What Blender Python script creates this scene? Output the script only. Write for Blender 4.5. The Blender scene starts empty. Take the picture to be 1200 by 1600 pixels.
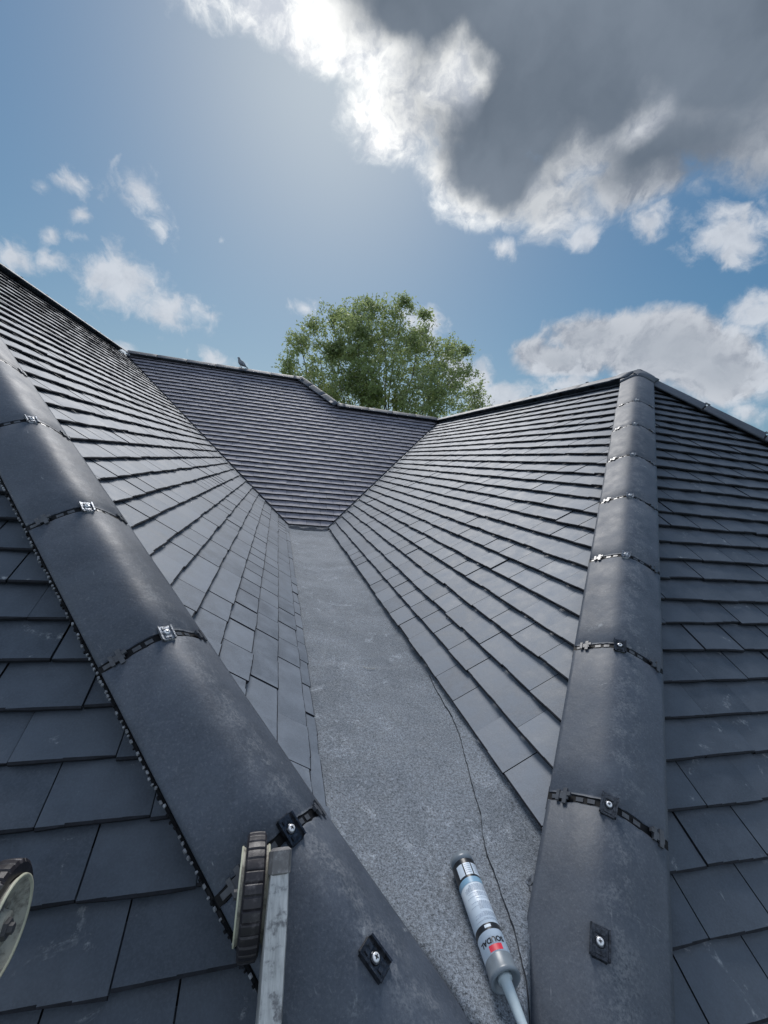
import bpy, math, random
from mathutils import Vector, Matrix, noise
R = math.radians
scene = bpy.context.scene
rng = random.Random(7)

# ------------------------------------------------------------------ camera
# world origin = the photographer's phone, x right, y along the valley, z up
RM = [[0.9644776498, -0.2420185582, 0.1058767232],
      [0.0767105284, -0.1269332278, -0.9889405698],
      [0.2527812450, 0.9619329359, -0.1038588898]]
FPX = 657.14
r_, d_, f_ = Vector(RM[0]), Vector(RM[1]), Vector(RM[2])
cam_d = bpy.data.cameras.new('camera'); cam = bpy.data.objects.new('camera', cam_d)
scene.collection.objects.link(cam); scene.camera = cam
m = Matrix.Identity(4)
for i in range(3):
    m[i][0] = r_[i]; m[i][1] = -d_[i]; m[i][2] = -f_[i]
cam.matrix_world = m
cam_d.sensor_fit = 'VERTICAL'; cam_d.sensor_height = 36; cam_d.lens = FPX / 1600 * 36
cam_d.clip_start = 0.02; cam_d.clip_end = 3000

def sky_dir(u, v):
    return (r_ * ((u - 600) / FPX) + d_ * ((v - 800) / FPX) + f_)

# ------------------------------------------------------------------ sun + exposure
SUN = sky_dir(530, 50).normalized()
EL = math.asin(SUN.z); AZ = math.atan2(SUN.x, SUN.y)
sd = bpy.data.lights.new('sun', 'SUN'); sd.energy = 1.8; sd.angle = R(22); sd.color = (1.0, 0.975, 0.95)
sun = bpy.data.objects.new('sun', sd); scene.collection.objects.link(sun)
sun.rotation_euler = (-SUN).to_track_quat('-Z', 'Y').to_euler(); sun.location = (0, 0, 30)
scene.view_settings.view_transform = 'Standard'; scene.view_settings.look = 'None'
scene.view_settings.gamma = 1; scene.view_settings.exposure = 0.6

# ------------------------------------------------------------------ node helpers
class NT:
    def __init__(s, nt): s.nt = nt; s.n = nt.nodes; s.l = nt.links
    def new(s, t, **k):
        n = s.n.new(t)
        for a, b in k.items(): setattr(n, a, b)
        return n
    def put(s, sock, v):
        if v is None: return
        if hasattr(v, 'is_linked') or isinstance(v, bpy.types.NodeSocket): s.l.new(v, sock)
        else: sock.default_value = v
    def math(s, op, a, b=None, c=None, clamp=False):
        n = s.new('ShaderNodeMath', operation=op); n.use_clamp = clamp
        s.put(n.inputs[0], a); s.put(n.inputs[1], b); s.put(n.inputs[2], c)
        return n.outputs[0]
    def vmath(s, op, a, b=None, scale=None):
        n = s.new('ShaderNodeVectorMath', operation=op)
        s.put(n.inputs[0], a); s.put(n.inputs[1], b)
        if scale is not None: s.put(n.inputs['Scale'], scale)
        return n.outputs['Value'] if op in ('DOT_PRODUCT', 'LENGTH', 'DISTANCE') else n.outputs[0]
    def noise(s, vec, scale, detail=4, rough=.55, dist=0, col=False, lac=2.0):
        n = s.new('ShaderNodeTexNoise'); s.put(n.inputs['Vector'], vec)
        n.inputs['Scale'].default_value = scale; n.inputs['Detail'].default_value = detail
        n.inputs['Roughness'].default_value = rough; n.inputs['Distortion'].default_value = dist
        n.inputs['Lacunarity'].default_value = lac
        return n.outputs['Color' if col else 'Fac']
    def rng(s, v, a, b, c=0., d=1., smooth=True):
        n = s.new('ShaderNodeMapRange'); n.interpolation_type = 'SMOOTHSTEP' if smooth else 'LINEAR'
        s.put(n.inputs[0], v)
        for i, q in enumerate((a, b, c, d)): n.inputs[i + 1].default_value = q
        return n.outputs[0]
    def mix(s, fac, a, b, mode='MIX'):
        n = s.new('ShaderNodeMix', data_type='RGBA', blend_type=mode)
        s.put(n.inputs[0], fac)
        for i, q in ((6, a), (7, b)):
            if isinstance(q, (tuple, list)) and len(q) == 3: q = (*q, 1)
            s.put(n.inputs[i], q)
        return n.outputs[2]

# ------------------------------------------------------------------ world: Nishita sky + drifting cumulus
world = bpy.data.worlds.new('World'); scene.world = world; world.use_nodes = True
W = NT(world.node_tree); KS = 1.4
for n in list(W.n): W.n.remove(n)
sky = W.new('ShaderNodeTexSky', sky_type='NISHITA'); sky.sun_disc = False
sky.sun_elevation = EL; sky.sun_rotation = AZ; sky.altitude = 50
sky.air_density = 1.0; sky.dust_density = 0.75; sky.ozone_density = 3.0
tc = W.new('ShaderNodeTexCoord'); D = W.vmath('NORMALIZE', tc.outputs['Generated'])
warp = W.vmath('SCALE', W.vmath('SUBTRACT', W.noise(D, 5, 3, .5, col=True), (.5, .5, .5)), scale=.10)
warp2 = W.vmath('SCALE', W.vmath('SUBTRACT', W.noise(D, 20, 6, .6, col=True), (.5, .5, .5)), scale=.045)
DW = W.vmath('ADD', W.vmath('ADD', D, warp), warp2)
DS = W.vmath('ADD', D, W.vmath('SCALE', warp, scale=.45))
DC = W.vmath('ADD', W.vmath('ADD', D, W.vmath('SCALE', warp, scale=1.5)), warp2)
def blob(vec, u, v, rx, ry, ang, w=1.0):
    ca, sa = math.cos(R(ang)), math.sin(R(ang))
    c = sky_dir(u, v); L = c.length; a = (sky_dir(u + rx * ca, v + rx * sa) - c) / L; b = (sky_dir(u - ry * sa, v + ry * ca) - c) / L
    c = c.normalized()
    M = Matrix((a, b, c)).transposed().inverted()
    U = W.vmath('DOT_PRODUCT', vec, tuple(M[0])); V = W.vmath('DOT_PRODUCT', vec, tuple(M[1]))
    rr = W.math('SQRT', W.math('ADD', W.math('MULTIPLY', U, U), W.math('MULTIPLY', V, V)))
    return W.math('MULTIPLY_ADD', rr, -w, w)
def union(lst, k=.15):
    o = lst[0]
    for q in lst[1:]:
        o = W.math('SMOOTH_MAX', o, q, k)
    return o
fb = W.noise(DW, 7, 12, .6)
fb_sun = W.noise(W.vmath('ADD', DW, tuple(SUN * .022)), 7, 8, .6)
big = union([blob(DS, 860, 60, 400, 290, 0, 2.4), blob(DS, 500, 20, 190, 110, 35, 1.4), blob(DS, 620, 170, 120, 120, 40, 1.1),
             blob(DS, 780, 280, 165, 100, 15, 1.3), blob(DS, 1120, 110, 280, 215, -5, 2.0), blob(DS, 960, 1, 700, 160, 0, 2.4), blob(DS, 1010, 270, 150, 70, -15, .9)])
small = union([blob(DS, 118, 292, 48, 24, 15, .9), blob(DS, 66, 300, 22, 16, 20, .5), blob(DS, 226, 308, 58, 26, 48, .9), blob(DS, 252, 350, 32, 22, 60, .6),
               blob(DS, 124, 340, 24, 18, 0, .7), blob(DS, 120, 374, 22, 10, 10, .5), blob(DS, 80, 372, 12, 10, 0, .45), blob(DS, 14, 405, 38, 24, 30, .9),
               blob(DS, 76, 414, 20, 16, 0, .45), blob(DS, 190, 440, 72, 50, 20, .95), blob(DS, 258, 486, 80, 38, 5, 1.0), blob(DS, 330, 494, 22, 12, 10, .5),
               blob(DS, 342, 370, 12, 9, 0, .45), blob(DS, 474, 480, 32, 16, 15, .8), blob(DS, 186, 545, 30, 12, 10, .6), blob(DS, 345, 566, 36, 14, 10, .7),
               blob(DS, 660, 516, 38, 26, 10, .8), blob(DS, 735, 585, 46, 28, 15, .9), blob(DS, 785, 622, 60, 28, 5, .9), blob(DS, 880, 600, 60, 28, 0, .6),
               blob(DS, 784, 386, 24, 18, 10, .7), blob(DS, 915, 372, 34, 20, -10, .85), blob(DS, 1010, 350, 40, 32, -10, .75), blob(DS, 1145, 372, 95, 52, -12, 1.1),
               blob(DS, 1185, 490, 62, 38, -5, .95), blob(DS, 1170, 640, 40, 22, 0, .7), blob(DS, 1300, 560, 160, 60, 0, 1.)])
bank = union([blob(DS, 930, 520, 105, 46, -5, 1.0), blob(DS, 1060, 550, 170, 72, 4, 1.3), blob(DS, 835, 545, 50, 30, -10, .7), blob(DS, 1130, 580, 130, 60, 0, 1.2),
              blob(DS, 880, 560, 90, 42, 5, 1.0)])
n0 = W.math('SUBTRACT', fb, .5)
dens_b = W.math('MULTIPLY_ADD', n0, 1.9, big)
fb2 = W.noise(DW, 15, 10, .6)
n1 = W.math('ADD', W.math('MULTIPLY', n0, .4), W.math('MULTIPLY', W.math('SUBTRACT', fb2, .5), .75))
dens_s = W.math('MULTIPLY_ADD', n1, 3.6, W.math('ADD', small, .20))
dens_k = W.math('MULTIPLY_ADD', n0, 1.9, bank)
# unseen bright cloud added behind and beside the viewer to fill the front slopes
away_fill = W.rng(W.vmath('DOT_PRODUCT', D, tuple(-f_)), -.30, .1)
dens_a = W.math('MULTIPLY', W.rng(W.noise(DW, 2.6, 7, .6), .40, .56), away_fill)
dens = W.math('MAXIMUM', W.math('MAXIMUM', dens_b, dens_s), dens_k)
mask = W.math('MAXIMUM', dens_a, W.math('MAXIMUM', W.math('MAXIMUM', W.rng(dens_b, -.03, .55), W.rng(dens_s, .02, .95, 0, .92)), W.rng(dens_k, .05, .5)))
# thickness of the near cloud (light absorbed in its core)
core = union([blob(DC, 850, 90, 290, 230, 0, 1.7), blob(DC, 660, 0, 210, 130, 20, 1.4), blob(DC, 760, 180, 150, 130, 0, 1.3), blob(DC, 1000, 250, 240, 100, -8, .95), blob(DC, 775, 235, 175, 95, 10, 1.2), blob(DC, 1150, 50, 330, 190, 0, 1.4), blob(DC, 1110, 210, 170, 80, -20, .8)], .5)
streak = W.math('MAXIMUM', blob(DC, 1000, 190, 150, 50, -48, .55), W.math('MAXIMUM', blob(DC, 905, 265, 130, 45, -25, .45), blob(DC, 715, 120, 75, 100, 20, .7)))
streak = W.math('MAXIMUM', streak, 0)
lf = W.noise(DW, 4.2, 5, .5)
thick = W.math('ADD', core, W.math('MULTIPLY_ADD', W.math('SUBTRACT', lf, .5), 1.1, W.math('MULTIPLY', streak, -1.0)))
dark = W.rng(thick, -.22, .75)
relief = W.math('MULTIPLY', W.math('SUBTRACT', fb_sun, fb), 3.6)
relief_d = W.rng(relief, -.3, .5)
glow = W.rng(W.vmath('DOT_PRODUCT', D, tuple(SUN)), .84, 1.0)
lit = W.mix(glow, (.52, .55, .60), (1.15, 1.15, 1.12))
shade = W.mix(relief_d, lit, W.mix(glow, (.27, .30, .36), (.55, .59, .66)))
bk = W.rng(W.math('MULTIPLY_ADD', n0, .5, bank), .3, 1.1, 0, .8)
small_lift = W.math('MULTIPLY', W.rng(dens_s, .0, .3), .55)
shade = W.mix(small_lift, shade, (.66, .70, .76))
shade = W.mix(bk, shade, (.38, .415, .47))
dk = W.mix(W.rng(lf, .3, .7), (.118, .148, .190), (.188, .226, .278))
ccol = W.mix(W.math('MULTIPLY', away_fill, .9), W.mix(dark, shade, dk), (.80, .90, 1.04))
bg1 = W.new('ShaderNodeBackground'); bg1.inputs[1].default_value = .074
skc = W.vmath('DIVIDE', sky.outputs[0], W.vmath('ADD', W.vmath('SCALE', sky.outputs[0], scale=.074 * KS), (1, 1, 1)))   # film shoulder for the aureole
hs = W.new('ShaderNodeHueSaturation'); hs.inputs['Saturation'].default_value = 1.29; hs.inputs['Hue'].default_value = .497; W.put(hs.inputs['Color'], W.mix(1.0, skc, (.90, 1.0, 1.06), 'MULTIPLY'))
W.put(bg1.inputs[0], hs.outputs[0])
bg2 = W.new('ShaderNodeBackground'); bg2.inputs[1].default_value = .72; W.put(bg2.inputs[0], ccol)
mx = W.new('ShaderNodeMixShader'); W.put(mx.inputs[0], W.math('MULTIPLY', mask, .97)); W.l.new(bg1.outputs[0], mx.inputs[1]); W.l.new(bg2.outputs[0], mx.inputs[2])
out = W.new('ShaderNodeOutputWorld'); W.l.new(mx.outputs[0], out.inputs[0])

# ------------------------------------------------------------------ materials
def mat(name):
    m = bpy.data.materials.new(name); m.use_nodes = True
    N = NT(m.node_tree); b = N.n['Principled BSDF']
    return m, N, b
def objco(N):
    return N.new('ShaderNodeNewGeometry').outputs['Position']
def bump(N, b, h, strength=.3, dist=.002):
    n = N.new('ShaderNodeBump'); n.inputs['Strength'].default_value = strength; n.inputs['Distance'].default_value = dist
    N.put(n.inputs['Height'], h); N.l.new(n.outputs[0], b.inputs['Normal'])

def slate(name, c1, c2, rough=(.38, .6), spec=.5, dusty=.35, dust_col=(.32, .34, .36), bm=.3, dlo=.63):
    m, N, b = mat(name); P = objco(N)
    at = N.new('ShaderNodeAttribute'); at.attribute_name = 'tone'; tone = at.outputs['Fac']
    Ps = N.vmath('ADD', P, N.vmath('SCALE', (3.1, 7.7, 5.3), scale=tone))
    mot = N.noise(Ps, 14, 6, .65)
    col = N.mix(tone, c1, c2)
    col = N.mix(N.rng(mot, .3, .75, 0, .55), col, tuple(q * 1.55 for q in c2))
    fine = N.noise(P, 260, 3, .6)
    col = N.mix(N.rng(fine, .35, .75, 0, .35), col, tuple(q * 1.6 for q in c2))
    # chalky cutting dust and scuffs
    d1 = N.rng(N.noise(Ps, 9, 5, .7, dist=1.2), dlo, dlo + .11); d2 = N.rng(N.noise(P, 70, 5, .75), .46, .62)
    col = N.mix(N.math('MULTIPLY', N.math('MULTIPLY', d1, d2), dusty), col, dust_col)
    mp = N.new('ShaderNodeMapping'); mp.inputs['Scale'].default_value = (60, 11, 11); mp.inputs['Rotation'].default_value = (.3, .2, .5); N.put(mp.inputs[0], Ps)
    sc = N.rng(N.noise(mp.outputs[0], 1, 3, .6), .72, .78)
    sc = N.math('MULTIPLY', sc, N.rng(N.noise(P, 5, 2, .5), .5, .6))
    col = N.mix(N.math('MULTIPLY', sc, dusty), col, dust_col)
    N.put(b.inputs['Base Color'], col)
    N.put(b.inputs['Roughness'], N.rng(mot, .25, .75, rough[0], rough[1], False))
    b.inputs['Specular IOR Level'].default_value = spec
    h = N.math('ADD', N.math('MULTIPLY', N.noise(Ps, 38, 4, .6), 1.0), N.math('MULTIPLY', fine, .22))
    bump(N, b, h, bm, .0035)
    return m
M_left = slate('slate tile', (.068, .086, .112), (.132, .153, .184), rough=(.52, .68), spec=.42, bm=.2)  # valley-side copy of the tile, base lightened to carry grazing sky reflection
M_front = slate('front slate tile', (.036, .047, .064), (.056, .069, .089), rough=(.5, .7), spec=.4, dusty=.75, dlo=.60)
M_back = slate('weathered slate tile', (.115, .118, .148), (.21, .205, .24), rough=(.5, .7), dusty=.2)
M_hip = slate('hip tile concrete', (.040, .052, .072), (.056, .068, .088), rough=(.48, .62), spec=.42, dusty=.75, bm=.14)
def hip_mat():
    m = slate('hip tile concrete', (.033, .042, .058), (.046, .056, .074), rough=(.50, .66), spec=.38, dusty=.7, bm=.3)
    N = NT(m.node_tree); b = N.n['Principled BSDF']; P = objco(N)
    tcn = N.new('ShaderNodeTexCoord'); O = tcn.outputs['Object']; sp = N.new('ShaderNodeSeparateXYZ'); N.put(sp.inputs[0], O)
    old = b.inputs['Base Color'].links[0].from_socket
    blot = N.noise(P, 4.5, 6, .68, dist=.5); grain = N.noise(P, 190, 4, .75); mid = N.noise(P, 26, 6, .7)
    c = N.mix(N.rng(blot, .42, .74, 0, .42), old, (.088, .102, .124))                       # rain-washed film of cutting dust
    near = N.rng(N.math('ABSOLUTE', N.math('SUBTRACT', sp.outputs[0], .03)), .06, .0, 0, 1)    # dust lies along the crown
    k = N.math('MULTIPLY', near, N.math('MULTIPLY', N.rng(mid, .42, .62), N.rng(grain, .35, .62)))
    c = N.mix(N.math('MULTIPLY', k, .45), c, (.23, .24, .255))
    mp = N.new('ShaderNodeMapping'); mp.inputs['Scale'].default_value = (90, 7, 90); N.put(mp.inputs[0], N.vmath('ADD', O, N.vmath('SCALE', P, scale=.35)))
    st = N.math('MULTIPLY', N.rng(N.noise(mp.outputs[0], 1, 4, .65), .66, .76), N.rng(N.noise(P, 11, 3, .6), .50, .62))   # scuffs dragged along the tile
    c = N.mix(N.math('MULTIPLY', st, .6), c, (.42, .43, .45))
    c = N.mix(N.rng(grain, .50, .80, 0, .5), c, (.15, .16, .18)); c = N.mix(N.rng(grain, .45, .22, 0, .6), c, (.018, .022, .03))
    oi = N.new('ShaderNodeObjectInfo'); rv = N.rng(oi.outputs['Random'], 0, 1, .80, 1.22, False)     # batch-to-batch tone
    kx = N.new('ShaderNodeCombineXYZ'); [N.put(kx.inputs[i], rv) for i in range(3)]
    c = N.mix(1.0, c, kx.outputs[0], 'MULTIPLY')
    N.put(b.inputs['Base Color'], c)
    return m
M_hip = hip_mat()
def plain(name, col, rough=.5, metal=0., spec=.5, vary=.25, sc=60, bmp=.15):
    m, N, b = mat(name); P = objco(N); n = N.noise(P, sc, 5, .6)
    N.put(b.inputs['Base Color'], N.mix(N.rng(n, .3, .7), tuple(q * (1 - vary) for q in col), tuple(min(1, q * (1 + vary)) for q in col)))
    b.inputs['Roughness'].default_value = rough; b.inputs['Metallic'].default_value = metal; b.inputs['Specular IOR Level'].default_value = spec
    if bmp: bump(N, b, n, bmp, .002)
    return m
M_edge = plain('dark tile edge', (.016, .018, .024), .8, spec=.2)  # grimy tile butts, painted near-black to draw the shadow line between courses
M_seam = plain('felt seam', (.035, .04, .05), .9, vary=.7, sc=120)
M_black = plain('black plastic', (.004, .0045, .006), .6, spec=.2)
M_deck = plain('underlay', (.012, .012, .013), .9)
M_plate = plain('clamp plate', (.05, .055, .065), .18, metal=.75, vary=.5, sc=140)
M_galv = plain('galvanised clamp plate', (.20, .215, .24), .38, metal=.7, vary=.65, sc=110, bmp=.6)
M_screw = plain('screw head', (.75, .76, .78), .25, metal=.3, vary=.1)
M_bead = plain('grey vent bead', (.20, .21, .23), .5, vary=.6, sc=90)
M_lug = plain('plastic lug', (.05, .055, .065), .35)
M_trim = plain('valley trough', (.10, .115, .135), .4)
M_wall = plain('rendered wall', (.45, .43, .40), .9)
M_flash = plain('felt flashing', (.13, .135, .15), .7, sc=30, bmp=.5)

def felt():
    m, N, b = mat('mineral felt'); P = objco(N)
    g = N.noise(P, 420, 3, .8); g2 = N.noise(P, 170, 3, .8)
    big = N.noise(P, 3.2, 6, .65, dist=.6); mid = N.noise(P, 17, 5, .7)
    base = N.mix(N.rng(big, .32, .68), (.120, .138, .162), (.180, .202, .232))
    base = N.mix(N.rng(mid, .35, .75, 0, .35), base, (.21, .225, .24))
    worn = N.math('MULTIPLY', N.rng(N.noise(P, 7, 6, .75, dist=1.0), .54, .66), N.rng(N.noise(P, 60, 4, .7), .38, .6))  # pale wear patches, strengthened to paint in the sky's sheen on the felt
    base = N.mix(N.math('MULTIPLY', worn, .6), base, (.34, .37, .41))
    mpf = N.new('ShaderNodeMapping'); mpf.inputs['Scale'].default_value = (26, 5, 5); N.put(mpf.inputs[0], P)
    base = N.mix(N.rng(N.noise(mpf.outputs[0], 1, 6, .7), .58, .78, 0, .4), base, (.075, .085, .10))   # dirt runs along the fall
    sp = N.math('ADD', N.math('MULTIPLY', g, .55), N.math('MULTIPLY', g2, .45))
    k = N.rng(sp, .36, .64, .12, 2.0, False)
    kk = N.new('ShaderNodeCombineXYZ'); [N.put(kk.inputs[i], k) for i in range(3)]
    col = N.mix(1.0, base, kk.outputs[0], 'MULTIPLY')
    N.put(b.inputs['Base Color'], col); b.inputs['Roughness'].default_value = .8; b.inputs['Specular IOR Level'].default_value = .35
    bump(N, b, N.math('ADD', sp, N.math('MULTIPLY', mid, .6)), .8, .004)
    return m
M_felt = felt()
def alu():
    m, N, b = mat('worn aluminium'); P = objco(N)
    mp = N.new('ShaderNodeMapping'); mp.inputs['Scale'].default_value = (110, 14, 14); N.put(mp.inputs[0], P)
    n = N.noise(mp.outputs[0], 1, 6, .7); n2 = N.noise(P, 55, 6, .7)
    col = N.mix(N.rng(n, .3, .7), (.30, .31, .31), (.52, .53, .53)); col = N.mix(N.rng(n2, .5, .68, 0, .8), col, (.10, .10, .11))
    N.put(b.inputs['Base Color'], col); b.inputs['Metallic'].default_value = .55
    N.put(b.inputs['Roughness'], N.rng(n2, .3, .7, .38, .7, False)); bump(N, b, n2, .3, .001)
    return m
M_alu = alu()
def dirty(name, col, dirt, a=.48, bb=.66, rough=.6, sc=45, spec=.4):
    m, N, b = mat(name); P = objco(N); n = N.noise(P, sc, 7, .7)
    N.put(b.inputs['Base Color'], N.mix(N.rng(n, a, bb), col, dirt)); b.inputs['Roughness'].default_value = rough
    b.inputs['Specular IOR Level'].default_value = spec; bump(N, b, n, .4, .0015); return m
M_rubber = dirty('tyre rubber', (.018, .016, .020), (.11, .10, .105), .5, .75, .42)
M_cap = dirty('worn plastic cap', (.13, .125, .125), (.32, .31, .31), .45, .7, .55)
M_rim = dirty('cream plastic rim', (.40, .39, .33), (.16, .15, .13), .42, .68, .55, 60)
M_rimlip = dirty('yellowed rim lip', (.50, .50, .38), (.34, .33, .27), .45, .7, .5)
M_hub = dirty('hub bolt', (.07, .07, .075), (.2, .2, .2), .5, .7, .4)
M_w = plain('label white', (.58, .66, .74), .35, vary=.04, bmp=0)
M_b = plain('label blue', (.22, .38, .52), .35, vary=.05, bmp=0)
M_k = plain('label black', (.014, .016, .02), .3, vary=.1, bmp=0)
M_r = plain('label red', (.62, .03, .055), .35, vary=.05, bmp=0)
M_ink = plain('label ink', (.22, .27, .36), .5, vary=.2, bmp=0)
M_g = plain('cartridge grey plastic', (.16, .19, .22), .35, vary=.1, bmp=0)
M_noz = plain('nozzle plastic', (.42, .50, .54), .35, vary=.1, sc=30, bmp=0)
M_grass = dirty('grass', (.04, .07, .02), (.07, .10, .03), sc=2)

# ------------------------------------------------------------------ mesh helper
class MB:
    def __init__(s): s.v = []; s.f = []; s.m = []; s.t = []; s.sm = []
    def vert(s, p): s.v.append(tuple(p)); return len(s.v) - 1
    def face(s, idx, m=0, t=.5, sm=False): s.f.append(tuple(idx)); s.m.append(m); s.t.append(t); s.sm.append(sm)
    def poly(s, pts, m=0, t=.5): s.face([s.vert(p) for p in pts], m, t)
    def box(s, o, x, y, z, m=0, t=.5, bev=0.):      # o centre, x/y/z half vectors
        o, x, y, z = map(Vector, (o, x, y, z))
        if not bev:
            i = [s.vert(o + x * a + y * b + z * c) for c in (-1, 1) for b in (-1, 1) for a in (-1, 1)]
            for q in ((0, 2, 3, 1), (4, 5, 7, 6), (0, 1, 5, 4), (2, 6, 7, 3), (0, 4, 6, 2), (1, 3, 7, 5)): s.face([i[k] for k in q], m, t)
        else:   # chamfered in the x/y section along z ends too
            rings = []
            for zz, k in ((-1, 1 - bev), (-1 + bev * .8, 1), (1 - bev * .8, 1), (1, 1 - bev)):
                c = []
                for a, b in ((1, k - bev), (k - bev, 1), (-(k - bev), 1), (-1, k - bev), (-1, -(k - bev)), (-(k - bev), -1), (k - bev, -1), (1, -(k - bev))):
                    c.append(s.vert(o + x * a * (k if abs(a) == 1 else 1) + y * b * (k if abs(b) == 1 else 1) + z * zz))
                rings.append(c)
            for A, B in zip(rings, rings[1:]):
                for j in range(8): s.face((A[j], A[(j + 1) % 8], B[(j + 1) % 8], B[j]), m, t)
            s.face(rings[0][::-1], m, t); s.face(rings[-1], m, t)
    def loft(s, rings, m=0, t=.5, close=True, cap=True, sm=True):
        ids = [[s.vert(p) for p in r] for r in rings]; n = len(ids[0])
        for A, B in zip(ids, ids[1:]):
            for j in range(n if close else n - 1):
                s.face((A[j], A[(j + 1) % n], B[(j + 1) % n], B[j]), m, t, sm)
        if cap: s.face(ids[0][::-1], m, t); s.face(ids[-1], m, t)
        return ids
    def lathe(s, o, ax, prof, m=0, seg=32, cap=True, sm=True, arc=None):   # prof [(h, r)]
        o, ax = Vector(o), Vector(ax).normalized(); e1 = ax.orthogonal().normalized(); e2 = ax.cross(e1)
        s.loft([[o + ax * h + (e1 * math.cos(k * 2 * math.pi / seg) + e2 * math.sin(k * 2 * math.pi / seg)) * r for k in range(seg)] for h, r in prof], m, cap=cap, sm=sm)
    def build(s, name, mats, parent=None, loc=None, world=True):
        me = bpy.data.meshes.new(name); loc = Vector(loc or (0, 0, 0))
        me.from_pydata([Vector(p) - loc for p in s.v], [], s.f)
        for q in (mats if isinstance(mats, (list, tuple)) else [mats]): me.materials.append(q)
        me.polygons.foreach_set('material_index', s.m); me.polygons.foreach_set('use_smooth', s.sm)
        a = me.attributes.new('tone', 'FLOAT', 'FACE'); a.data.foreach_set('value', s.t); me.update()
        o = bpy.data.objects.new(name, me); scene.collection.objects.link(o)
        pl = wloc(parent) if parent else Vector((0, 0, 0))
        if parent: o.parent = parent
        o.location = loc - pl
        WL[o.name] = loc
        return o
WL = {}
def wloc(o): return WL.get(o.name, Vector(o.location))
def tag(o, label=None, cat=None, group=None, kind=None):
    for k, v in (('label', label), ('category', cat), ('group', group), ('kind', kind)):
        if v: o[k] = v
    return o
def empty(name, loc, label, cat, group=None):
    o = bpy.data.objects.new(name, None); scene.collection.objects.link(o); o.location = loc; WL[o.name] = Vector(loc)
    o.empty_display_size = .1
    return tag(o, label, cat, group)

# ------------------------------------------------------------------ roof geometry (metres)
tF, tR, tL, tB = .7235, .8049, .8013, .7290
H0 = -.7841; XL, XR, YB, YR, YL = .1760, .6507, 5.0188, .5711, .5445
HR, HL, XH = 1.7601, 2.2172, .2981
FLOOR = H0 - .045

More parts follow.
